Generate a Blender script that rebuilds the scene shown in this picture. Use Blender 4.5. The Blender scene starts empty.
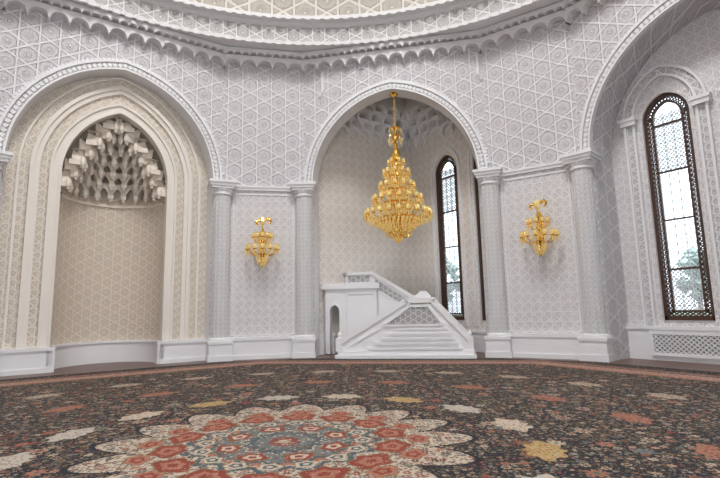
import bpy, math, random
from mathutils import Matrix, Vector
from math import sin, cos, pi, sqrt, acos, atan2, radians
random.seed(4)
S = bpy.context.scene
try:
    S.view_settings.view_transform = 'Standard'
except Exception: pass

# ------------------------------------------------------------ node helpers
class NT:
    def __init__(s, name):
        s.mat = bpy.data.materials.new(name); s.mat.use_nodes = True
        s.t = s.mat.node_tree; s.b = s.t.nodes['Principled BSDF']
    def n(s, typ, **kw):
        nd = s.t.nodes.new(typ)
        for k, v in kw.items(): setattr(nd, k, v)
        return nd
    def l(s, a, b): s.t.links.new(a, b)
    def put(s, sock, v):
        if isinstance(v, bpy.types.NodeSocket): s.l(v, sock)
        else:
            try: sock.default_value = v
            except Exception: sock.default_value = (*v, 1)
    def m(s, op, a, b=None, c=None):
        nd = s.n('ShaderNodeMath', operation=op)
        s.put(nd.inputs[0], a)
        if b is not None: s.put(nd.inputs[1], b)
        if c is not None: s.put(nd.inputs[2], c)
        return nd.outputs[0]
    def mix(s, f, a, b):
        nd = s.n('ShaderNodeMix', data_type='RGBA')
        s.put(nd.inputs[0], f)
        s.put(nd.inputs[6], a if isinstance(a, bpy.types.NodeSocket) else (*a, 1))
        s.put(nd.inputs[7], b if isinstance(b, bpy.types.NodeSocket) else (*b, 1))
        return nd.outputs[2]
    def ramp(s, f, stops, interp='CONSTANT'):
        nd = s.n('ShaderNodeValToRGB'); cr = nd.color_ramp; cr.interpolation = interp
        while len(cr.elements) < len(stops): cr.elements.new(0.5)
        for e, (p, c) in zip(cr.elements, stops):
            e.position = p; e.color = (*c, 1)
        s.l(f, nd.inputs[0]); return nd.outputs[0]
    def less(s, a, b): return s.m('LESS_THAN', a, b)
    def smooth(s, v, a, b):
        nd = s.n('ShaderNodeMapRange', interpolation_type='SMOOTHSTEP')
        s.put(nd.inputs[0], v); nd.inputs[1].default_value = a; nd.inputs[2].default_value = b
        nd.inputs[3].default_value = 1; nd.inputs[4].default_value = 0
        return nd.outputs[0]

def plain(name, col, rough=.6, metal=0, noise=0.0, emis=None, es=0):
    N = NT(name); N.b.inputs['Roughness'].default_value = rough; N.b.inputs['Metallic'].default_value = metal
    tc = N.n('ShaderNodeTexCoord'); nz = N.n('ShaderNodeTexNoise'); nz.inputs['Scale'].default_value = 3
    N.l(tc.outputs['Object'], nz.inputs['Vector'])
    c2 = tuple(max(0, c*(1-noise)) for c in col)
    N.l(N.mix(nz.outputs[0], col, c2), N.b.inputs['Base Color'])
    if emis:
        N.b.inputs['Emission Color'].default_value = (*emis, 1); N.b.inputs['Emission Strength'].default_value = es
    return N.mat

def lattice(name, light, recess_shade, P=.5, mode='hex', uv=False, w=.16, bump=.03, rough=.6):
    """carved arabesque: strap-work star grid + rosettes from interfering waves"""
    N = NT(name); N.b.inputs['Roughness'].default_value = rough
    tc = N.n('ShaderNodeTexCoord'); sp = N.n('ShaderNodeSeparateXYZ')
    if uv:
        N.l(tc.outputs['UV'], sp.inputs[0]); a, b = sp.outputs[0], sp.outputs[1]
    else:
        N.l(tc.outputs['Object'], sp.inputs[0]); a = N.m('ADD', sp.outputs[0], sp.outputs[1]); b = sp.outputs[2]
    if mode == 'hex': dirs = [(0, P, .5), (120, P, .5), (240, P, .5)]
    else: dirs = [(0, P, .25), (90, P, .25), (45, P*.7071, .5), (135, P*.7071, .5)]
    d = None; wav = None
    for th, p, off in dirs:
        ca, sa = cos(radians(th)), sin(radians(th))
        t = N.m('ADD', N.m('MULTIPLY_ADD', a, ca/p, N.m('MULTIPLY', b, sa/p)), off)
        q = N.m('MULTIPLY', N.m('PINGPONG', t, .5), p/P)
        d = q if d is None else N.m('MINIMUM', d, q)
        c_ = N.m('COSINE', N.m('MULTIPLY', N.m('SUBTRACT', t, off), 4*pi))
        wav = c_ if wav is None else N.m('ADD', wav, c_)
    h = N.smooth(d, w*.28, w*.5)
    r1 = N.smooth(N.m('ABSOLUTE', N.m('SUBTRACT', wav, .2)), .12, .42)
    r2 = N.smooth(N.m('SUBTRACT', 3.2, wav), .5, 1.1)
    h2 = N.m('MAXIMUM', h, N.m('MAXIMUM', N.m('MULTIPLY', r1, .85), N.m('MULTIPLY', r2, .9)))
    nz = N.n('ShaderNodeTexNoise'); nz.inputs['Scale'].default_value = 14/P
    N.l(tc.outputs['UV' if uv else 'Object'], nz.inputs['Vector'])
    h3 = N.m('ADD', h2, N.m('MULTIPLY', nz.outputs[0], .5))
    N.l(N.mix(h2, recess_shade, light), N.b.inputs['Base Color'])  # relief shade painted into the colour: recesses darker than straps
    bp = N.n('ShaderNodeBump'); bp.inputs['Strength'].default_value = 1; bp.inputs['Distance'].default_value = bump
    N.l(h3, bp.inputs['Height']); N.l(bp.outputs[0], N.b.inputs['Normal'])
    return N.mat

WHITE = plain('white_stone', (.82, .81, .82), .5, noise=.05)
WHITE2 = plain('white_plaster', (.73, .72, .72), .6, noise=.06)
UPPER = lattice('carved_star_plaster', (.83, .81, .82), (.64, .61, .63), .46, 'hex', bump=.05)
PIER = lattice('carved_panel_plaster', (.82, .80, .80), (.70, .67, .68), .26, 'oct', bump=.014)
BAND = lattice('carved_band', (.82, .81, .81), (.56, .54, .55), .22, 'oct', bump=.02)
COLM = lattice('column_braid', (.85, .84, .84), (.71, .70, .71), .13, 'oct', uv=True, bump=.012)
CREAM = lattice('cream_arabesque', (.82, .75, .66), (.69, .60, .50), .24, 'oct', bump=.012)
CREAMF = lattice('cream_niche', (.79, .70, .60), (.66, .57, .47), .26, 'hex', uv=True, bump=.012)
CREAMP = plain('cream_marble', (.82, .76, .69), .45, noise=.06)
CREAMM = plain('muqarnas_plaster', (.82, .74, .64), .6, noise=.1)
ALC = lattice('alcove_arabesque', (.84, .79, .75), (.74, .68, .63), .34, 'oct', bump=.012)
GOLD = plain('polished_gold', (1.0, .64, .16), .2, 1.0, noise=.12)
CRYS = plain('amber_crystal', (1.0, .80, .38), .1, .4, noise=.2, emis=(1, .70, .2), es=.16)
BULB = plain('frosted_shade', (1, .92, .70), .3, 0, emis=(1, .8, .4), es=.5)
WOOD = plain('dark_walnut', (.085, .038, .022), .4, noise=.4)
SCREEN = plain('white_screen', (.62, .66, .68), .5)
LEAF = plain('tree_foliage', (.34, .44, .40), .9, noise=.35)  # foliage colour paled to paint in outdoor haze
BARK = plain('tree_bark', (.3, .26, .22), .9, noise=.4)
GRASS = plain('garden_green', (.16, .2, .12), .9, noise=.5)

def glass():
    N = NT('window_glass'); t = N.t; t.nodes.remove(N.b)
    tr = N.n('ShaderNodeBsdfTransparent'); tr.inputs[0].default_value = (.93, .97, 1, 1)
    gl = N.n('ShaderNodeBsdfGlossy'); gl.inputs['Roughness'].default_value = .05
    mx = N.n('ShaderNodeMixShader'); mx.inputs[0].default_value = .06
    N.l(tr.outputs[0], mx.inputs[1]); N.l(gl.outputs[0], mx.inputs[2])
    N.l(mx.outputs[0], t.nodes['Material Output'].inputs[0]); return N.mat
GLASS = glass()

# ------------------------------------------------------------ mesh builder
class MB:
    def __init__(s): s.v = []; s.f = []; s.m = []; s.T = Matrix.Identity(4); s.mi = 0; s.uv = {}
    def add(s, vs, fs, uvs=None):
        b = len(s.v)
        for i, p in enumerate(vs):
            s.v.append(tuple(s.T @ Vector(p)))
            if uvs: s.uv[b+i] = uvs[i]
        for f in fs: s.f.append([b+i for i in f]); s.m.append(s.mi)
    def box(s, x0, x1, y0, y1, z0, z1):
        s.add([(x0,y0,z0),(x1,y0,z0),(x1,y1,z0),(x0,y1,z0),(x0,y0,z1),(x1,y0,z1),(x1,y1,z1),(x0,y1,z1)],
              [(0,3,2,1),(4,5,6,7),(0,1,5,4),(1,2,6,5),(2,3,7,6),(3,0,4,7)])
    def prism(s, poly, y0, y1):
        n = len(poly)
        s.add([(x,y0,z) for x,z in poly]+[(x,y1,z) for x,z in poly],
              [tuple(range(n)), tuple(range(2*n-1, n-1, -1))]+[(i,(i+1)%n,n+(i+1)%n,n+i) for i in range(n)])
    def bar(s, x0, z0, x1, z1, w, y0, y1):
        dx, dz = x1-x0, z1-z0; L = sqrt(dx*dx+dz*dz); nx, nz = -dz/L*w/2, dx/L*w/2
        s.prism([(x0+nx,z0+nz),(x0-nx,z0-nz),(x1-nx,z1-nz),(x1+nx,z1+nz)], y0, y1)
    def lathe(s, prof, n=24, c=(0,0), a0=0, a1=2*pi, rf=None, uvr=None):
        full = abs(a1-a0-2*pi) < 1e-6; m = n+1 if (uvr or not full) else n
        vs = []; uvs = []
        for r, z in prof:
            for i in range(m):
                a = a0+(a1-a0)*i/n; rr = rf(r, z, a) if rf else r
                vs.append((c[0]+rr*cos(a), c[1]+rr*sin(a), z)); uvs.append((a*(uvr or 1), z))
        fs = []
        for j in range(len(prof)-1):
            for i in range(n):
                k = (i+1) % m
                fs.append((j*m+i, j*m+k, (j+1)*m+k, (j+1)*m+i))
        s.add(vs, fs, uvs if uvr else None)
    def tube(s, pts, r, n=6):
        P = [Vector(p) for p in pts]; vs = []; fs = []
        for i, p in enumerate(P):
            d = (P[min(i+1, len(P)-1)]-P[max(i-1, 0)]).normalized()
            a = d.cross(Vector((0.13, .31, 1)))
            if a.length < 1e-3: a = Vector((1,0,0))
            a.normalize(); b = d.cross(a)
            rr = r[i] if isinstance(r, list) else r
            for k in range(n):
                t = 2*pi*k/n; vs.append(tuple(p+a*cos(t)*rr+b*sin(t)*rr))
        for i in range(len(P)-1):
            for k in range(n):
                k2 = (k+1) % n; fs.append((i*n+k, i*n+k2, (i+1)*n+k2, (i+1)*n+k))
        fs.append(tuple(range(n-1,-1,-1))); fs.append(tuple((len(P)-1)*n+k for k in range(n)))
        s.add(vs, fs)
    def gem(s, c, r, h, n=5):
        x, y, z = c
        vs = [(x,y,z+h*.4)]+[(x+r*cos(2*pi*k/n), y+r*sin(2*pi*k/n), z) for k in range(n)]+[(x,y,z-h*.6)]
        fs = []
        for k in range(n):
            a, b = 1+k, 1+(k+1) % n; fs += [(0,a,b),(n+1,b,a)]
        s.add(vs, fs)
    def band(s, A, B, y0, y1):
        n = len(A)
        vs = [(x,y0,z) for x,z in A]+[(x,y0,z) for x,z in B]+[(x,y1,z) for x,z in A]+[(x,y1,z) for x,z in B]
        fs = []
        for i in range(n-1):
            fs += [(i,i+1,n+i+1,n+i),(i,i+1,2*n+i+1,2*n+i),(n+i,n+i+1,3*n+i+1,3*n+i)]
        fs += [(0,n,3*n,2*n),(n-1,2*n-1,4*n-1,3*n-1)]
        s.add(vs, fs)
    def reveal(s, A, y0, y1):
        n = len(A)
        s.add([(x,y0,z) for x,z in A]+[(x,y1,z) for x,z in A], [(i,i+1,n+i+1,n+i) for i in range(n-1)])
    def rect(s, x0, x1, z0, z1, y): s.add([(x0,y,z0),(x1,y,z0),(x1,y,z1),(x0,y,z1)], [(0,1,2,3)])
    def wall(s, x0, x1, z0, z1, y, holes):
        x = x0
        for (cx, half, e, zs, sill) in sorted(holes):
            s.rect(x, cx-half, z0, z1, y)
            if sill > z0: s.rect(cx-half, cx+half, z0, sill, y)
            pts = arch(half, e, zs, cx=cx)
            for (xa,za),(xb,zb) in zip(pts, pts[1:]):
                s.add([(xa,y,za),(xb,y,zb),(xb,y,z1),(xa,y,z1)], [(0,1,2,3)])
            x = cx+half
        s.rect(x, x1, z0, z1, y)
    def scallops(s, x0, x1, n, z0, amp, z1, y0, y1, sub=8):
        L = (x1-x0)/n; pts = []
        for i in range(n):
            for j in range(sub):
                t = j/sub; pts.append((x0+(i+t)*L, z0+amp*sqrt(max(0, 1-(2*t-1)**2))))
        pts.append((x1, z0))
        m = len(pts)
        vs = [(x,y0,z) for x,z in pts]+[(x,y0,z1) for x,z in pts]+[(x,y1,z) for x,z in pts]+[(x,y1,z1) for x,z in pts]
        fs = []
        for i in range(m-1):
            fs += [(i,i+1,m+i+1,m+i),(i,i+1,2*m+i+1,2*m+i),(m+i,m+i+1,3*m+i+1,3*m+i)]
        s.add(vs, fs)
    def mesh(s, name, mats, smooth=False):
        me = bpy.data.meshes.new(name); me.from_pydata(s.v, [], s.f)
        for mt in mats: me.materials.append(mt)
        for p, i in zip(me.polygons, s.m): p.material_index = i; p.use_smooth = smooth
        if s.uv:
            ul = me.uv_layers.new(name='UVMap')
            for lp in me.loops:
                ul.data[lp.index].uv = s.uv.get(lp.vertex_index, (0,0))
        import bmesh
        bm = bmesh.new(); bm.from_mesh(me); bmesh.ops.recalc_face_normals(bm, faces=bm.faces); bm.to_mesh(me); bm.free()
        return me
    def obj(s, name, mats, M=None, smooth=False):
        return place(s.mesh(name, mats, smooth), name, M)

def place(me, name, M=None):
    o = bpy.data.objects.new(name, me); S.collection.objects.link(o)
    if M is not None: o.matrix_world = M
    return o

def arch(half, e, zs, n=18, z0=None, cx=0):
    R = half+e; aend = acos(-e/R)
    L = []
    for i in range(n+1):
        a = pi+(aend-pi)*i/n; L.append((cx+e+R*cos(a), zs+R*sin(a)))
    Rr = [(2*cx-x, z) for x, z in L[:-1]][::-1]
    P = L+Rr
    if z0 is not None: P = [(cx-half, z0)]+P+[(cx+half, z0)]
    return P
def apex_e(half, rise): return (rise*rise-half*half)/(2*half)

# ------------------------------------------------------------ layout
C = Vector((-.9, 4.44)); AP = 10.4; HW = 2.9; PHI0 = 79.0
RC = sqrt(AP*AP+HW*HW); HA = math.degrees(math.atan(HW/AP)); HP = RC*sin(radians(22.5-HA)); APP = RC*cos(radians(22.5-HA))
def fm(phi, ap):
    a = radians(phi)
    return Matrix.Translation((C.x+ap*cos(a), C.y+ap*sin(a), 0)) @ Matrix.Rotation(a-pi/2, 4, 'Z')
BAY = [fm(PHI0+45*k, AP) for k in range(8)]
PR = [fm(PHI0+22.5+45*k, APP) for k in range(8)]
ZS = 5.42; OH = 2.6; OE = apex_e(OH, 2.97); TOP = 10.0
names = ['north', 'northwest', 'west', 'southwest', 'south', 'southeast', 'east', 'northeast']
TH = {0: .5, 1: .45}

for k in range(8):
    b = MB(); th = TH.get(k, 1.0)
    b.wall(-HW, HW, 0, TOP, 0, [(0, OH, OE, ZS, 0)])
    b.mi = 0 if k > 1 else 1
    b.reveal(arch(OH, OE, ZS, z0=0), 0, th)
    b.mi = 0
    if k == 0:
        b.wall(-2.95, 3.45, 0, 9.3, th, [(0, OH, OE, ZS, 0)])
    if k == 1:
        b.mi = 2; b.wall(-2.7, 2.7, 0, 8.8, th, [(0, 1.36, apex_e(1.36, 1.95), 5.3, 0)])
    if k not in (0, 1):
        b.mi = 3
        hs = [(cx, .56, .097, 6.15, .98) for cx in (-1.17, 1.17)]
        b.wall(-2.7, 2.7, 0, 8.8, th, hs)
        b.mi = 1
        for h in hs:
            b.reveal(arch(h[1], h[2], h[3], z0=h[4], cx=h[0]), th, th+.35)
            b.box(h[0]-.56, h[0]+.56, th, th+.35, .93, .98)
        for cx in (-1.17, 1.17):
            for (h0, h1, pr) in ((.72, .78, .09), (.94, 1.0, .11)):
                b.mi = 1; b.band(arch(h0, .25, 6.3, z0=.82, cx=cx), arch(h1, .25, 6.3, z0=.82, cx=cx), th-pr, th+.01)
            b.mi = 4; b.band(arch(.78, .25, 6.3, z0=.82, cx=cx), arch(.94, .25, 6.3, z0=.82, cx=cx), th-.05, th+.01)
            b.mi = 1
            for sx in (-1, 1):
                x = cx+sx*.86; b.box(x-.19, x+.19, th-.17, th, 6.15, 6.27); b.box(x-.22, x+.22, th-.20, th, 6.27, 6.36)
        b.box(-2.6, 2.6, th-.1, th, 0, .78); b.box(-2.6, 2.6, th-.14, th, .76, .84)
    b.obj('wall_'+names[k], [UPPER, WHITE, CREAM, PIER, BAND], BAY[k])
    t = MB()
    for (d0, d1, pr) in ((0, .05, .12), (.05, .22, .05), (.22, .28, .11)):
        t.mi = 1 if pr == .05 else 0
        t.band(arch(OH+d0, OE, ZS), arch(OH+d1, OE, ZS), -pr, .01)
    t.mi = 0
    P = arch(OH+.135, OE, ZS, n=34)
    for i, (x, z) in enumerate(P[1:-1]):
        t.T = Matrix.Translation((x, 0, z)) @ Matrix.Rotation(radians(45), 4, 'Y')
        t.box(-.05, .05, -.085, 0, -.05, .05)
    P = arch(OH+.31, OE, ZS, n=44)
    for i, (x, z) in enumerate(P[3:-3]):
        t.T = Matrix.Translation((x, 0, z))
        t.box(-.04, .04, -.06, 0.0, -.04, .04)
    t.T = Matrix.Identity(4)
    t.obj('trim_%d' % (k+1), [WHITE, BAND], BAY[k])

for k in range(8):
    b = MB()
    b.rect(-HP, HP, 0, 5.3, 0); b.mi = 1; b.rect(-HP, HP, 5.3, TOP, 0); b.mi = 2
    b.box(-HP, HP, -.07, 0, 5.22, 5.30); b.box(-HP, HP, -.1, 0, 5.30, 5.36)
    for x in (-.92, .92): b.box(x-.02, x+.02, -.025, 0, .72, 5.1)
    b.box(-.94, .94, -.025, 0, 5.07, 5.11)
    b.obj('wall_pier_'+names[k], [PIER, UPPER, WHITE], PR[k])
    s = MB(); s.box(-HP, HP, -.10, 0, 0, .58); s.box(-HP, HP, -.14, 0, .0, .12); s.box(-HP, HP, -.13, 0, .56, .66)
    s.obj('baseboard_'+names[k], [WHITE], PR[k])

# columns : straight shaft with fine braided relief
cm = MB()
cm.box(-.36, .36, -.36, .36, 0, .16); cm.box(-.33, .33, -.33, .33, .16, .50); cm.box(-.36, .36, -.36, .36, .50, .58)
cm.lathe([(.33, .58), (.33, .64), (.28, .68)], 32)
def rf(r, z, a):
    return r+.012*abs(cos(8*a))+.006*(1 if (z*6.2+((a*8/pi) % 2 > 1)*.5) % 1 < .5 else 0)
cm.mi = 1
cm.lathe([(.262, .68+i*(5.0-.68)/110) for i in range(111)], 64, rf=rf, uvr=.28)
cm.mi = 0
cm.lathe([(.27, 5.0), (.31, 5.02), (.31, 5.06), (.28, 5.09), (.30, 5.15), (.36, 5.26)], 32)
for i in range(16):
    a = 2*pi*i/16; cm.gem((.31*cos(a), .31*sin(a), 5.16), .04, .14)
cm.box(-.34, .34, -.34, .34, 5.20, 5.28); cm.box(-.38, .38, -.38, .38, 5.28, 5.36); cm.box(-.42, .42, -.42, .42, 5.36, 5.44)
cme = cm.mesh('engaged_column', [WHITE, COLM])
for k in range(8):
    for sx in (-1, 1):
        place(cme, 'engaged_column', BAY[k] @ Matrix.Translation((sx*HW, -.06, 0)) @ Matrix.Rotation(radians(-11.25*sx), 4, 'Z'))

# cornice
c = MB()
for k in range(16):
    wide = k % 2 == 0; M = (BAY if wide else PR)[k//2]; c.T = M
    for (dl, z0, amp, z1) in ((.26, 9.28, .24, 9.66), (.40, 9.62, .10, 9.84)):
        h = (HW if wide else HP)-.199*dl
        n = (12 if wide else 5)*(1 if amp > .15 else 2)
        c.scallops(-h, h, n, z0, amp, z1, -dl, .05)
c.T = Matrix.Identity(4)
c.obj('trim_9', [WHITE2])

BUV = lattice('ring_band', (.76, .75, .74), (.50, .48, .47), .40, 'hex', uv=True, bump=.035)
r = MB()
r.lathe([(10.9, 9.86), (9.93, 9.86), (9.93, 9.95), (10.0, 9.98)], 128, C)
r.mi = 1; r.lathe([(10.0, 9.98), (10.0, 10.48)], 128, C, uvr=10); r.mi = 0
r.lathe([(10.0, 10.48), (9.90, 10.52), (9.90, 10.60), (9.74, 10.64), (9.74, 10.74), (9.84, 10.78)], 128, C)
for i in range(200):
    a = 2*pi*i/200
    r.T = Matrix.Translation((C.x+9.93*cos(a), C.y+9.93*sin(a), 9.90)) @ Matrix.Rotation(a, 4, 'Z')
    r.box(-.07, .05, -.09, .09, -.10, .03)
    r.T = Matrix.Translation((C.x+9.74*cos(a), C.y+9.74*sin(a), 10.65)) @ Matrix.Rotation(a, 4, 'Z')
    r.box(-.06, .05, -.08, .08, -.08, .02)
r.T = Matrix.Identity(4)
r.obj('trim_10', [WHITE2, BUV])
d = MB()
pd = [(9.84, 10.78), (9.80, 12.6)]+[(9.8*cos(a), 12.6+7.5*sin(a)) for a in [radians(75)*i/16 for i in range(1, 17)]]
d.lathe(pd, 96, C, uvr=9.8)
d.obj('ceiling', [lattice('dome_plaster_uv', (.68, .64, .58), (.46, .42, .37), .7, 'hex', uv=True, bump=.04)], smooth=True)

# ------------------------------------------------------------ corner alcove
co = (.25, 3.6)
ML = BAY[0] @ Matrix.Translation((co[0], co[1], 0)) @ Matrix.Rotation(radians(45), 4, 'Z')
MR = BAY[0] @ Matrix.Translation((co[0], co[1], 0)) @ Matrix.Rotation(radians(-45), 4, 'Z')
b = MB(); b.rect(-4.4, 0, 0, 9.3, 0); b.mi = 1
b.box(-4.4, 0, -.08, 0, 0, .6); b.box(-4.4, 0, -.11, 0, .58, .66)
def muq(b, x0, x1):
    for (dl, z0, amp, z1, n) in ((.14, 7.55, .28, 7.92, 9), (.34, 7.85, .26, 8.22, 9), (.56, 8.15, .24, 8.52, 8), (.80, 8.45, .22, 9.3, 8)):
        b.scallops(x0, x1, n, z0, amp, z1, -dl, 0)
        for i in range(n+1):
            b.lathe([(0, z0-.10), (.04, z0-.05), (.06, z0+.03)], 6, (x0+(x1-x0)*i/n, -dl+.06))
muq(b, -4.4, 0)
b.obj('wall_alcove_left', [ALC, WHITE], ML)
b = MB(); hs = [(1.9, .56, .097, 6.15, .98), (3.74, .56, .097, 6.15, .98)]
b.wall(0, 4.4, 0, 9.3, 0, hs); b.mi = 1
for h in hs:
    b.reveal(arch(h[1], h[2], h[3], z0=h[4], cx=h[0]), 0, .35); b.box(h[0]-.56, h[0]+.56, 0, .35, .93, .98)
    b.band(arch(.66, .2, 6.2, z0=.8, cx=h[0]), arch(.74, .2, 6.2, z0=.8, cx=h[0]), -.06, .01)
b.box(0, 4.4, -.08, 0, 0, .6); b.box(0, 4.4, -.11, 0, .58, .66)
muq(b, 0, 4.4)
b.obj('wall_alcove_right', [ALC, WHITE], MR)
b = MB(); b.add([(-3.2,.4,9.3),(3.7,.4,9.3),(.25,3.9,9.3)], [(0,1,2)]); b.obj('ceiling_alcove', [WHITE2], BAY[0])

# ------------------------------------------------------------ windows
def window_mesh():
    b = MB(); H, E, Z, SL = .56, .097, 6.15, .98
    def fr(h0, h1, s0, s1, y0, y1):
        b.band(arch(h0, E, Z, z0=s0), arch(h1, E, Z, z0=s1), y0, y1)
    fr(H, H-.08, SL, SL, -.07, .07); b.box(-H, H, -.07, .07, SL, SL+.12)
    fr(H-.18, H-.23, SL+.2, SL+.2, -.04, .04); b.box(-H+.18, H-.18, -.04, .04, SL+.2, SL+.25)
    w = .028
    for sx in (-1, 1):
        xa, xb = sx*(H-.08), sx*(H-.18); z = SL+.12
        while z < Z-.02:
            b.bar(xa, z, xb, z+.115, w, -.012, .012); b.bar(xb, z, xa, z+.115, w, -.012, .012)
            b.box(min(xa, xb), max(xa, xb), -.012, .012, z+.10, z+.133)
            z += .1225
    P0 = arch(H-.08, E, Z, n=9); P1 = arch(H-.18, E, Z, n=9)
    for i in range(len(P0)-1):
        b.bar(*P0[i], *P1[i+1], w, -.012, .012); b.bar(*P1[i], *P0[i+1], w, -.012, .012)
    x = -H+.08; dx = (2*H-.16)/8
    for i in range(8):
        b.bar(x+i*dx, SL+.12, x+(i+1)*dx, SL+.2, w, -.012, .012); b.bar(x+(i+1)*dx, SL+.12, x+i*dx, SL+.2, w, -.012, .012)
    IH = H-.23
    for z in (2.25, 3.5, 4.75, 6.0): b.box(-IH, IH, -.03, .03, z-.022, z+.022)
    b.mi = 2; s = 2*IH/3
    z = SL+.25; j = 0
    while z < Z-.05:
        dense = (z < 2.2 or z > 4.7); w = .024 if dense else .015
        for i in range(3):
            x = -IH+i*s; m = x+s/2; q = z+s/2
            b.bar(m, z, x+s, q, w, -.01, .01); b.bar(x, q, m, z+s, w, -.01, .01)
            b.bar(m, z+s, x+s, q, w, -.01, .01); b.bar(x, q, m, z, w, -.01, .01)
            if dense:
                b.bar(x, z, x+s, z+s, w, -.01, .01); b.bar(x+s, z, x, z+s, w, -.01, .01)
        if dense: b.box(-IH, IH, -.01, .01, z+s/2-.008, z+s/2+.008)
        z += s; j += 1
    for x in (-IH/3, IH/3): b.box(x-.008, x+.008, -.015, .015, SL+.24, Z+.3)
    b.mi = 1; P = arch(H-.02, E, Z, z0=SL); n = len(P)
    b.add([(x, .03, z) for x, z in P], [tuple(range(n))])
    return b.mesh('window', [WOOD, GLASS, SCREEN])
wm = window_mesh(); wi = 1
for cx in (1.9, 3.74):
    place(wm, 'window_%d' % wi, MR @ Matrix.Translation((cx, .14, 0))); wi += 1
for k in (7, 6, 5, 4, 3, 2):
    for cx in (-1.17, 1.17):
        place(wm, 'window_%d' % wi, BAY[k] @ Matrix.Translation((cx, 1.14, 0))); wi += 1

g = MB(); g.box(-.86, .86, -.05, 0, .12, .2); g.box(-.86, .86, -.05, 0, .64, .72); g.box(-.86, -.78, -.05, 0, .2, .64); g.box(.78, .86, -.05, 0, .2, .64)
n = 13; dx = 1.56/n
for i in range(n):
    for j in range(4):
        x = -.78+i*dx; z = .2+j*.11
        g.bar(x, z, x+dx, z+.11, .02, -.035, -.01); g.bar(x+dx, z, x, z+.11, .02, -.035, -.01)
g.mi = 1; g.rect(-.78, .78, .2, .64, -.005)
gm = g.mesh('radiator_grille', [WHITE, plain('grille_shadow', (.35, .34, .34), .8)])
for k in (7, 6, 2):
    for cx in (-1.17, 1.17):
        place(gm, 'radiator_grille', BAY[k] @ Matrix.Translation((cx, .88, 0)))

# ------------------------------------------------------------ mihrab
b = MB(); y0 = .45
e2 = apex_e(2.0, 2.7)
for (h0, h1, pr) in ((2.30, 2.36, .05), (1.98, 2.08, .12), (1.86, 1.98, .07)):
    b.band(arch(h0, e2, 5.3, z0=.6), arch(h1, e2, 5.3, z0=.6), y0-pr, y0+.01)
e3 = apex_e(1.36, 1.95)
for (h0, h1, pr) in ((1.36, 1.42, .10), (1.42, 1.58, .05), (1.58, 1.64, .10)):
    b.band(arch(h0, e3, 5.3, z0=.6), arch(h1, e3, 5.3, z0=.6), y0-pr, y0+.01)
b.reveal(arch(1.36, e3, 5.3, z0=0), y0, y0+.2)
yc = y0+.2
b.mi = 1; b.lathe([(1.36, .6), (1.36, 5.0)], 40, (0, yc), 0, pi, uvr=1.36)
b.mi = 3
b.lathe([(1.36, 4.95), (1.62, 5.0), (1.62, 7.6), (0, 7.7)], 32, (0, yc-.1), 0, pi)
b.lathe([(1.36, 4.72), (1.30, 4.74), (1.30, 4.80), (1.36, 4.82)], 40, (0, yc), 0, pi)
rows = [(1.20, 4.96, .42, 10), (1.04, 5.30, .40, 9), (.88, 5.62, .39, 8), (.70, 5.94, .37, 7), (.50, 6.25, .35, 5), (.28, 6.54, .32, 4), (.10, 6.82, .3, 3)]
for ri, (rr, z0, hgt, n) in enumerate(rows):
    sub = 8; ro = 1.62 if ri == 0 else rows[ri-1][0]+.10
    ztop = z0+hgt+.08
    vs = []; na = n*sub
    off = .5*(ri % 2)
    for q in range(na+1):
        a = pi*q/na; t = (q/sub+off) % 1; m_ = abs(2*t-1)
        zz = z0+hgt*.84*(1-m_**1.6)
        ri_ = rr-.06*m_
        ca, sa = cos(a), sin(a)
        vs += [(ri_*ca, yc+ri_*sa, zz), (ri_*ca, yc+ri_*sa, ztop), (ro*ca, yc+ro*sa, zz+.16*(1-m_)), (ro*ca, yc+ro*sa, ztop)]
    fs = []
    for q in range(na):
        A, B = 4*q, 4*(q+1)
        fs += [(A, B, B+1, A+1), (A, B, B+2, A+2), (A+1, B+1, B+3, A+3)]
    b.add(vs, fs)
    for q in range(n+1):
        a = pi*(q-off)/n
        if a < .02 and off: continue
        if a > pi: continue
        r2 = rr-.02
        b.T = Matrix.Translation((r2*cos(a), yc+r2*sin(a), z0)) @ Matrix.Rotation(a, 4, 'Z')
        b.lathe([(0, -.10), (.045, -.07), (.05, -.03), (.085, .02), (.09, .10), (.05, .24)], 6)
        b.box(-.04, .34, -.035, .035, -.0, .14)
        b.T = Matrix.Identity(4)
b.mi = 2
b.lathe([(1.28, 0), (1.28, .55), (1.24, .58), (1.24, .64), (1.38, .64)], 40, (0, yc), 0, pi)
for sx in (-1, 1):
    xs = sorted((sx*1.30, sx*2.6)); b.box(xs[0], xs[1], y0-.16, y0, 0, .56); b.box(xs[0], xs[1], y0-.2, y0, .55, .64); b.box(xs[0], xs[1], y0-.2, y0, 0, .12)
    xs = sorted((sx*1.24, sx*1.42)); b.box(xs[0], xs[1], y0-.16, yc+.05, 0, .64)
b.obj('mihrab', [CREAMP, CREAMF, WHITE, CREAMM], BAY[1])

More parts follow.
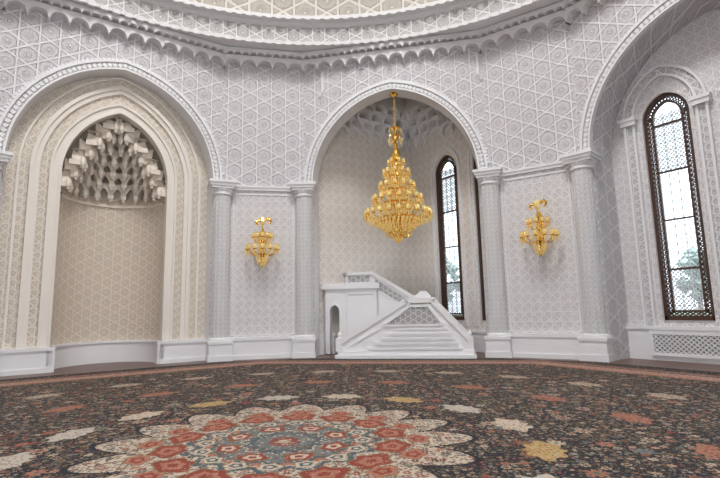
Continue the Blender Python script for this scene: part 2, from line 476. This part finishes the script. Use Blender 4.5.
# ------------------------------------------------------------ minbar
b = MB()
LAT = lattice('pierced_lattice', (.80, .79, .78), (.42, .40, .40), .16, 'hex', bump=.02)
b.box(-1.90, 2.35, -.85, .75, 0, .10); b.box(-1.82, 2.27, -.78, .7, .10, .20)
def side(y0, y1):
    b.mi = 0
    b.prism([(-1.75,.2),(2.2,.2),(2.2,.42),(1.15,1.55),(.35,1.55),(-1.75,.42)], y0, y1)
    b.bar(-1.78, .48, .36, 1.68, .16, y0-.05, y1+.05); b.bar(2.24, .48, 1.12, 1.66, .16, y0-.05, y1+.05)
    b.box(.28, 1.2, y0-.05, y1+.05, 1.60, 1.75)
side(-.68, -.56); side(.5, .6)
for i, z in enumerate((.28, .42, .56, .70, .84)):
    xl = -1.3+z*1.45; xr = 2.15-z*.72
    b.box(xl, xr, -.76+.012*i, -.68, z-.035, z+.03)
b.mi = 1
b.prism([(-.30,.98),(1.32,.98),(.96,1.46),(.46,1.46)], -.70, -.67)
b.mi = 0
b.bar(-.38, .95, .44, 1.5, .05, -.73, -.67); b.bar(1.40, .95, .98, 1.5, .05, -.73, -.67); b.box(-.36, 1.4, -.73, -.67, .92, .97); b.box(.42, 1.0, -.73, -.67, 1.47, 1.52)
b.bar(-1.42, .38, -.5, .86, .035, -.71, -.67); b.bar(-1.5, .56, .3, 1.53, .03, -.71, -.67)
b.box(-1.90, -1.70, -.74, -.5, .2, .58); b.box(2.1, 2.28, -.74, -.5, .2, .58)
for x in (-1.8, 2.19): b.lathe([(.09, .58), (.05, .62), (.07, .68), (.04, .75), (0, .78)], 10, (x, -.62))
for i in range(7):
    b.box(-1.75+i*.29, .3, -.56, .5, .2+i*.17, .37+i*.17)
    b.box(1.2, 2.2-i*.15, -.56, .5, .2+i*.17, .37+i*.17)
b.box(.3, 1.2, -.56, .5, .2, 1.39)
b.box(.60, 1.08, -.66, -.1, 1.75, 1.82); b.prism([(.64,1.82),(1.04,1.82),(.94,1.94),(.76,1.94)], -.62, -.14)
# tall platform with arched door
LX = -2.66; DX = -2.28
b.wall(LX, -.75, 0, 2.15, .62, [(DX, .17, .05, 1.38, 0)])
b.reveal(arch(.17, .05, 1.38, z0=0, cx=DX), .62, .95)
b.band(arch(.17, .05, 1.38, z0=0, cx=DX), arch(.22, .05, 1.38, z0=0, cx=DX), .58, .63)
b.box(LX, LX+.05, .62, 1.7, 0, 2.15); b.box(-.8, -.75, .62, 1.7, 0, 2.15); b.box(LX, -.75, 1.65, 1.7, 0, 2.15)
b.box(LX-.06, -.7, .54, 1.78, 2.12, 2.24); b.box(LX-.03, -.72, .58, 1.74, 2.24, 2.30)
for x in (-1.82, -.86): b.box(x-.03, x+.03, .59, .63, .5, 2.0)
b.box(-1.82, -.86, .59, .63, 1.94, 2.0); b.box(-1.82, -.86, .59, .63, .5, .56)
b.box(-1.95, -1.85, .65, 1.7, 2.3, 2.62); b.box(-1.95, -.95, .65, .75, 2.3, 2.58); b.box(-1.99, -.9, .60, .80, 2.58, 2.67); b.box(-1.95, -.95, 1.6, 1.7, 2.3, 2.58)
b.box(-1.99, -1.81, .6, 1.75, 2.58, 2.67)
for y in (.66, 1.55):
    b.mi = 0
    b.prism([(-.98,2.30),(-.98,2.58),(.45,1.68),(.45,.1),(-.75,.1)], y, y+.1)
    b.bar(-1.02, 2.66, .5, 1.74, .12, y-.04, y+.14)
    b.bar(-.7, 2.0, .42, 1.30, .04, y-.02, y+.12)
    b.mi = 1; b.prism([(-.85,2.15),(-.85,2.42),(.40,1.62),(.40,1.36)], y-.01, y+.11)
b.mi = 1; b.box(-1.80, -1.02, .64, .66, 2.34, 2.54)
b.mi = 0
for i in range(6): b.box(-.75+i*.2, -.55+i*.2, .76, 1.55, .1, 2.0-i*.12)
b.box(.2, .5, .76, 1.55, .1, 1.40)
b.mi = 2; b.box(DX-.17, DX+.17, .95, .98, 0, 1.62)
b.obj('minbar', [WHITE, LAT, plain('door_gray', (.40,.37,.34), .7)], BAY[0] @ Matrix.Translation((.02, .05, .02)) @ Matrix.Diagonal((.94, 1, .97, 1)))

# ------------------------------------------------------------ chandelier
def arm(b, a, r0, r1, z, n=7, rad=.014, drop=.1):
    pts = []
    for i in range(n+1):
        t = i/n; rr = r0+(r1-r0)*t; zz = z-drop*sin(pi*t)*1.2+.04*t
        pts.append((rr*cos(a), rr*sin(a), zz))
    b.tube(pts, rad, 5); return pts[-1]
def lamp(b, p, s=1):
    x, y, z = p; T0 = b.T.copy(); b.T = T0 @ Matrix.Translation((x, y, z)) @ Matrix.Scale(s, 4)
    b.mi = 0; b.lathe([(.0, -.05), (.03, -.03), (.02, 0), (.075, .02), (.08, .04), (.03, .045)], 8)
    b.mi = 1; b.lathe([(.03, .04), (.06, .08), (.07, .13), (.045, .17), (.065, .20)], 8)
    b.mi = 2; b.lathe([(.022, .05), (.028, .12), (.02, .18), (.0, .23)], 6)
    b.mi = 1
    for q in range(4): b.gem((.075*cos(q*1.57), .075*sin(q*1.57), -.03), .018, .11, 4)
    b.gem((0, 0, -.10), .03, .13); b.T = T0; b.mi = 0
b = MB()
b.lathe([(.0, 0), (.16, -.02), (.12, -.07), (.04, -.12), (.0, -.14)], 16)
for i in range(10):
    z = -.15-i*.1
    pts = [(.03*cos(t)*(i % 2), .03*cos(t)*((i+1) % 2), z+.06*sin(t)-.04) for t in [2*pi*j/8 for j in range(9)]]
    b.tube(pts, .012, 4)
b.lathe([(.0, -1.1), (.05, -1.12), (.14, -1.18), (.20, -1.20), (.06, -1.26), (.035, -1.38), (.10, -1.48), (.12, -1.60), (.05, -1.72), (.04, -1.85), (.10, -1.95), (.15, -2.08), (.14, -2.2), (.05, -2.32), (.03, -2.5), (.08, -2.65),
         (.05, -2.9), (.1, -3.15), (.06, -3.5), (.14, -3.8), (.08, -4.1), (.2, -4.4), (.1, -4.6), (.14, -4.74), (.05, -4.82), (.07, -4.88), (0, -4.96)], 16)
for k in range(8):
    a = k*pi/4; e = arm(b, a, .05, .22, -1.55, drop=-.12); b.mi = 1; b.gem((e[0], e[1], e[2]-.08), .03, .16)
    b.gem((.19*cos(a+.4), .19*sin(a+.4), -1.28), .025, .14)
    b.gem((.2*cos(a+.4), .2*sin(a+.4), -1.72), .025, .14); b.mi = 0
tiers = [(-2.42, .24, 6, .8), (-2.78, .40, 10, .9), (-3.22, .54, 12, .95), (-3.66, .76, 16, 1), (-4.14, 1.02, 22, 1.05)]
for ti, (z, R, n, s) in enumerate(tiers):
    b.lathe([(R*.62, z-.05), (R*.66, z-.02), (R*.62, z+.02), (R*.58, z-.01), (R*.62, z-.05)], 24)
    b.lathe([(.04, z-.14), (R*.5, z-.09), (R*.52, z-.06), (.04, z-.08)], 20)
    for k in range(n):
        a = 2*pi*(k+.5*(ti % 2))/n
        lamp(b, arm(b, a, .06, R, z, drop=.12), s)
    m = n*2
    b.mi = 1
    for k in range(m):
        a = 2*pi*k/m
        for j in range(4):
            rr = R*(.66-.05*j); b.gem((rr*cos(a), rr*sin(a), z-.10-j*.08), .024, .11, 4)
        rr = R*.9; b.gem((rr*cos(a), rr*sin(a), z-.13), .022, .15, 4)
    b.mi = 0
for j, (z, R) in enumerate(((-4.28, .78), (-4.36, .64), (-4.43, .52), (-4.50, .40), (-4.58, .30), (-4.66, .22), (-4.76, .15), (-4.84, .09))):
    b.mi = 0; b.lathe([(R-.02, z+.05), (R, z+.06), (R, z+.045), (R-.02, z+.05)], 28)
    b.mi = 1; m = max(8, int(R*50))
    for k in range(m):
        a = 2*pi*(k+.5*(j % 2))/m; b.gem((R*cos(a), R*sin(a), z), .028, .14, 4)
b.mi = 0
for k in range(8):
    a = 2*pi*k/8; b.tube([(.78*cos(a), .78*sin(a), -4.20), (.5*cos(a), .5*sin(a), -4.44), (.1*cos(a), .1*sin(a), -4.74)], .014, 5)
    lamp(b, arm(b, a, .1, .36, -4.70, drop=.08), .75)
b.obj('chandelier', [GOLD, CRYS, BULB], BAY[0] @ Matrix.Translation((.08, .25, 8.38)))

# ------------------------------------------------------------ sconces
b = MB()
b.prism([(-.09,-.3),(.09,-.3),(.12,0),(.07,.45),(0,.6),(-.07,.45),(-.12,0)], -.04, 0)
b.T = Matrix.Translation((0, -.30, 0))
b.lathe([(0,-.72),(.03,-.68),(.06,-.6),(.03,-.5),(.1,-.36),(.14,-.28),(.05,-.2),(.03,-.05),(.08,.05),(.04,.16),(.02,.3),(.06,.4),(.03,.5),(.015,.62)], 12)
b.tube([(0, .3, -.1), (0, .15, -.2), (0, 0, -.1)], .025); b.tube([(0, .3, .25), (0, .15, .2), (0, 0, .3)], .02)
b.tube([(0, 0, .6), (.03, 0, .72), (.10, 0, .80), (.19, -.02, .82), (.25, -.02, .76), (.23, -.02, .68), (.16, -.02, .67)], [.02, .03, .045, .055, .05, .035, .02], 8)
b.tube([(0, 0, .6), (-.03, 0, .70), (-.11, 0, .77), (-.19, 0, .73), (-.19, 0, .64), (-.12, 0, .62)], [.02, .03, .045, .045, .035, .015], 8)
b.mi = 1; b.lathe([(.02, .60), (.08, .66), (.10, .74), (.06, .84), (0, .9)], 10); b.mi = 0
for (z, R, n, s) in ((.14, .28, 5, .85), (-.24, .46, 7, .95)):
    for k in range(n):
        a = -pi+pi*(k+.5)/n if n == 5 else -pi+pi*k/(n-1)
        a = min(max(a, -pi+.05), -.05)
        lamp(b, arm(b, a, .04, R, z, drop=.1, rad=.013), s)
    b.mi = 1
    for k in range(12):
        a = 2*pi*k/12
        for j in range(3): b.gem((R*.45*(1-.2*j)*cos(a), R*.45*(1-.2*j)*sin(a), z-.1-.08*j), .02, .1, 4)
    b.mi = 0
b.mi = 1
for j, (z, R) in enumerate(((-.45, .17), (-.54, .12), (-.62, .07))):
    for k in range(9): a = 2*pi*k/9; b.gem((R*cos(a), R*sin(a), z), .02, .11, 4)
sm = b.mesh('wall_sconce', [GOLD, CRYS, BULB])
place(sm, 'wall_sconce', PR[0] @ Matrix.Translation((-.03, 0, 3.45)))
place(sm, 'wall_sconce', PR[7] @ Matrix.Translation((.10, 0, 3.45)))

# ------------------------------------------------------------ carpet
MC = Vector((-.88, 5.55))
N = NT('persian_carpet'); N.b.inputs['Roughness'].default_value = .9
tc = N.n('ShaderNodeTexCoord'); sp = N.n('ShaderNodeSeparateXYZ'); N.l(tc.outputs['Object'], sp.inputs[0])
X, Y = sp.outputs[0], sp.outputs[1]
R_ = N.m('SQRT', N.m('ADD', N.m('MULTIPLY', X, X), N.m('MULTIPLY', Y, Y))); A_ = N.m('ARCTAN2', Y, X)
def flower(scale, pet, size, rnd=.7, off=0.0):
    v = N.n('ShaderNodeTexVoronoi', voronoi_dimensions='2D'); v.inputs['Scale'].default_value = scale; v.inputs['Randomness'].default_value = rnd
    mp = N.n('ShaderNodeVectorMath', operation='ADD'); N.l(tc.outputs['Object'], mp.inputs[0]); mp.inputs[1].default_value = (off, off*.7, 0)
    N.l(mp.outputs[0], v.inputs['Vector'])
    su = N.n('ShaderNodeVectorMath', operation='SUBTRACT'); N.l(mp.outputs[0], su.inputs[0]); N.l(v.outputs['Position'], su.inputs[1])
    s2 = N.n('ShaderNodeSeparateXYZ'); N.l(su.outputs[0], s2.inputs[0])
    an = N.m('ARCTAN2', s2.outputs[1], s2.outputs[0])
    s3 = N.n('ShaderNodeSeparateColor'); N.l(v.outputs['Color'], s3.inputs[0])
    q = N.m('DIVIDE', v.outputs['Distance'], N.m('MULTIPLY', N.m('MULTIPLY_ADD', N.m('COSINE', N.m('MULTIPLY', an, pet)), .25, .8), size))
    return q, s3.outputs[0], s3.outputs[1]
RED, TEAL, CRM, TAN, NAVY, PINK, OLV, GRY = (.22,.035,.018), (.05,.085,.095), (.42,.34,.25), (.19,.12,.06), (.004,.005,.010), (.33,.13,.08), (.07,.06,.025), (.13,.145,.14)
pal = [(0, TAN), (.2, CRM), (.34, RED), (.44, GRY), (.58, CRM), (.70, PINK), (.78, OLV), (.9, TEAL)]
nz = N.n('ShaderNodeTexNoise'); nz.inputs['Scale'].default_value = 7; nz.inputs['Detail'].default_value = 0; N.l(tc.outputs['Object'], nz.inputs['Vector'])
col = N.mix(N.less(N.m('ABSOLUTE', N.m('SUBTRACT', nz.outputs[0], .5)), .010), NAVY, TAN)
def overlay(col, fl, pl, inner=CRM, keep=1.0):
    q, c1, c2 = fl
    k = N.less(N.m('FRACT', N.m('MULTIPLY', c2, 7.31)), keep)
    base = N.ramp(c1, pl)
    col = N.mix(N.m('MULTIPLY', k, N.less(q, 1.0)), col, base)
    col = N.mix(N.m('MULTIPLY', k, N.less(q, .68)), col, N.ramp(c2, pl))
    return N.mix(N.m('MULTIPLY', k, N.less(q, .3)), col, inner)
f1 = flower(15, 5, .35); f2 = flower(5.6, 6, .28, .6, 3.1); f3 = flower(2.0, 8, .20, .6, 7.7); f0 = flower(32, 4, .36, .9, 1.3)
col = overlay(col, f0, [(0, TAN), (.22, NAVY), (.5, GRY), (.6, CRM), (.72, NAVY), (.93, RED)], TAN, .6)
col = overlay(col, f1, pal, TAN, .55); col = overlay(col, f2, pal, RED, .6)
col = overlay(col, f3, [(0, PINK), (.2, CRM), (.4, TAN), (.65, RED), (.8, GRY)], TEAL, .5)
def ringmask(rad, cnt, ha, hr, pet=0, phase=0.0):
    k = N.m('ADD', N.m('MULTIPLY', A_, cnt/(2*pi)), phase); fr = N.m('SUBTRACT', N.m('FRACT', k), .5)
    da = N.m('MULTIPLY', fr, 2*pi/cnt*rad); dr = N.m('SUBTRACT', R_, rad)
    el = N.m('SQRT', N.m('ADD', N.m('POWER', N.m('DIVIDE', N.m('ABSOLUTE', da), ha), 2), N.m('POWER', N.m('DIVIDE', N.m('ABSOLUTE', dr), hr), 2)))
    if pet:
        an = N.m('ARCTAN2', dr, da); el = N.m('DIVIDE', el, N.m('MULTIPLY_ADD', N.m('COSINE', N.m('MULTIPLY', an, pet)), .13, 1))
    return el, N.m('FLOOR', k)
lace = N.m('DIVIDE', R_, N.m('MULTIPLY_ADD', N.m('ABSOLUTE', N.m('COSINE', N.m('MULTIPLY', A_, 8))), .26, .87))
fm1 = flower(7.5, 6, .36, .7, 5.2); fm2 = flower(20, 4, .42, .9, 9.2)
MCR = (.47, .39, .30)
med = N.mix(0., MCR, MCR)
med = overlay(med, fm2, [(0, TAN), (.15, NAVY), (.4, RED), (.55, MCR), (.65, GRY), (.82, NAVY)], CRM, .95)
med = overlay(med, fm1, [(0, RED), (.25, TEAL), (.4, PINK), (.55, TAN), (.7, NAVY), (.88, GRY)], CRM, .85)
col = N.mix(N.less(lace, 1.86), col, med)
col = N.mix(N.less(N.m('ABSOLUTE', N.m('SUBTRACT', lace, 1.86)), .03), col, NAVY)
pr_ = N.m('DIVIDE', R_, N.m('MULTIPLY_ADD', N.m('COSINE', N.m('MULTIPLY', A_, 16)), .07, .96))
zones = N.ramp(N.m('DIVIDE', pr_, 1.6), [(0, CRM), (.05, RED), (.11, GRY), (.2, TEAL), (.28, MCR), (.30, GRY), (.46, TEAL), (.52, PINK), (.58, MCR), (.60, TEAL), (.66, MCR)])
zones = N.mix(N.less(fm2[0], .9), zones, N.ramp(fm2[1], [(0, MCR), (.2, RED), (.35, TEAL), (.6, GRY), (.8, TAN)]))
col = N.mix(N.less(pr_, 1.05), col, zones)
for (rad, cnt, ha, hr, c1, c2, ph) in ((.60, 8, .15, .12, RED, MCR, 0), (.86, 16, .11, .09, MCR, TEAL, .5), (1.20, 14, .22, .17, RED, PINK, 0), (1.47, 16, .15, .12, PINK, RED, .5)):
    el, _ = ringmask(rad, cnt, ha, hr, 5, ph)
    col = N.mix(N.less(el, 1.10), col, TAN); col = N.mix(N.less(el, 1.0), col, c1); col = N.mix(N.less(el, .62), col, c2); col = N.mix(N.less(el, .3), col, c1)
fleck = N.m('MULTIPLY', N.m('MULTIPLY', N.less(f0[0], .8), N.less(f0[1], .45)), N.less(R_, 1.9))
col = N.mix(N.m('MULTIPLY', fleck, .8), col, N.ramp(f0[2], [(0, MCR), (.35, NAVY), (.6, TAN), (.8, RED)]))
el, kk = ringmask(2.72, 16, .31, .19, 8)
alt = N.m('FRACT', N.m('MULTIPLY', kk, .3334))
cc = N.ramp(N.m('ADD', alt, .01), [(0, MCR), (.3, (.42,.38,.33)), (.6, (.38,.25,.09))])
cc = N.mix(N.less(fm2[0], .8), cc, N.ramp(fm2[1], [(0, CRM), (.5, TAN), (.8, RED)]))
col = N.mix(N.less(el, 1.0), col, cc)
for (rad, cnt, c_) in ((4.3, 18, PINK), (5.9, 26, CRM)):
    el, _ = ringmask(rad, cnt, .30, .18, 8)
    c2 = N.mix(N.less(fm2[0], .95), c_, N.ramp(fm2[1], [(0, RED), (.3, NAVY), (.5, TAN), (.8, TEAL)]))
    col = N.mix(N.less(el, 1), col, c2)
hx = N.m('SUBTRACT', X, C.x-MC.x); hy = N.m('SUBTRACT', Y, C.y-MC.y); dd = None
for j in range(4):
    a = radians(PHI0+45*j); q = N.m('ABSOLUTE', N.m('MULTIPLY_ADD', hx, cos(a), N.m('MULTIPLY', hy, sin(a))))
    dd = q if dd is None else N.m('MAXIMUM', dd, q)
bcol = N.ramp(N.m('SUBTRACT', dd, 8.3), [(0, NAVY), (.05, TAN), (.12, RED), (.18, (.38,.20,.15)), (.55, (.45,.30,.23)), (.62, NAVY), (.70, (.24,.11,.08)), (.97, NAVY)])
bcol = N.mix(N.less(f1[0], .9), bcol, N.ramp(f1[1], pal))
col = N.mix(N.less(8.3, dd), col, bcol)
N.l(col, N.b.inputs['Base Color'])
bp = N.n('ShaderNodeBump'); bp.inputs['Distance'].default_value = .004; nn = N.n('ShaderNodeTexNoise'); nn.inputs['Scale'].default_value = 120
N.l(tc.outputs['Object'], nn.inputs['Vector']); N.l(nn.outputs[0], bp.inputs['Height']); N.l(bp.outputs[0], N.b.inputs['Normal'])
b = MB(); pts = []
for k in range(8):
    for sx in (-1, 1):
        a = radians(PHI0+45*k+sx*HA); rr = RC-.62
        pts.append((a, C.x+rr*cos(a)-MC.x, C.y+rr*sin(a)-MC.y))
pts.sort(); n = len(pts)
b.add([(p[1], p[2], 0) for p in pts]+[(p[1], p[2], .014) for p in pts], [tuple(range(n, 2*n))]+[(i, (i+1) % n, n+(i+1) % n, n+i) for i in range(n)])
b.obj('carpet', [N.mat], Matrix.Translation((MC.x, MC.y, 0.001)))
FL = plain('floor_marble', (.16, .09, .07), .4, noise=.3)
b = MB(); b.add([(C.x+15*cos(2*pi*i/32), C.y+15*sin(2*pi*i/32), 0) for i in range(32)], [tuple(range(32))]); b.obj('floor', [FL])
b = MB(); b.add([(-120,-120,-.6),(120,-120,-.6),(120,120,-.6),(-120,120,-.6)], [(0,1,2,3)]); b.obj('ground', [GRASS])

# trees in the garden seen through the windows
def tree_mesh():
    b = MB(); b.mi = 1
    b.tube([(0,0,0),(.1,0,1.5),(0,.1,3)], [.25,.2,.12], 8)
    for q in range(4): b.tube([(0,.1,2.2+q*.2),(cos(q*1.6)*.9,sin(q*1.6)*.9,3.6)], [.09,.03], 5)
    b.mi = 0
    for q in range(60):
        a = random.uniform(0, 2*pi); rr = random.uniform(0, 1.7); z = random.uniform(2.6, 6.0)
        rr *= 1-abs(z-3.9)/3.2
        s_ = random.uniform(.35, .7)
        b.gem((rr*cos(a), rr*sin(a), z), s_, s_*1.7, 7)
    return b.mesh('garden_tree', [LEAF, BARK])
tm = tree_mesh()
for (x, y, s_) in ((23, 33, .9), (31, 42, 1.1), (6.6, 40, 1.0), (11, 42, 1.1)):
    place(tm, 'garden_tree', Matrix.Translation((x, y, -.6)) @ Matrix.Rotation(x, 4, 'Z') @ Matrix.Scale(s_, 4))

# ------------------------------------------------------------ lights
W = bpy.data.worlds.new('World'); S.world = W; W.use_nodes = True
bg = W.node_tree.nodes['Background']; bg.inputs[0].default_value = (.86, .93, 1, 1); bg.inputs[1].default_value = 3.6
def area(name, M, sx, sy, e, col, shape='RECTANGLE'):
    l = bpy.data.lights.new(name, 'AREA'); l.shape = shape; l.size = sx; l.size_y = sy; l.energy = e; l.color = col
    o = bpy.data.objects.new(name, l); S.collection.objects.link(o); o.matrix_world = M; return o
Rm = Matrix.Rotation(-pi/2, 4, 'X')
for k, e in ((2, 400), (3, 900), (4, 2600), (5, 2350), (6, 2000)):
    area('window_daylight', BAY[k] @ Matrix.Translation((0, 2.2, 3.9)) @ Rm, 4.4, 6, e, (.95, .97, 1))
area('dome_fill_light', Matrix.Translation((C.x, C.y, 19.3)), 5, 5, 2100, (1, .985, .98), 'DISK')  # added overhead fill lamp; the dome opening for it is invented

cam = bpy.data.cameras.new('camera'); cam.lens = 24; cam.sensor_width = 36; cam.clip_start = .05; cam.clip_end = 500
o = bpy.data.objects.new('camera', cam); S.collection.objects.link(o)
o.matrix_world = Matrix.Translation((0, 0, 1.45)) @ Matrix.Rotation(radians(98.2), 4, 'X') @ Matrix.Rotation(-.022, 4, 'Z')
S.camera = o
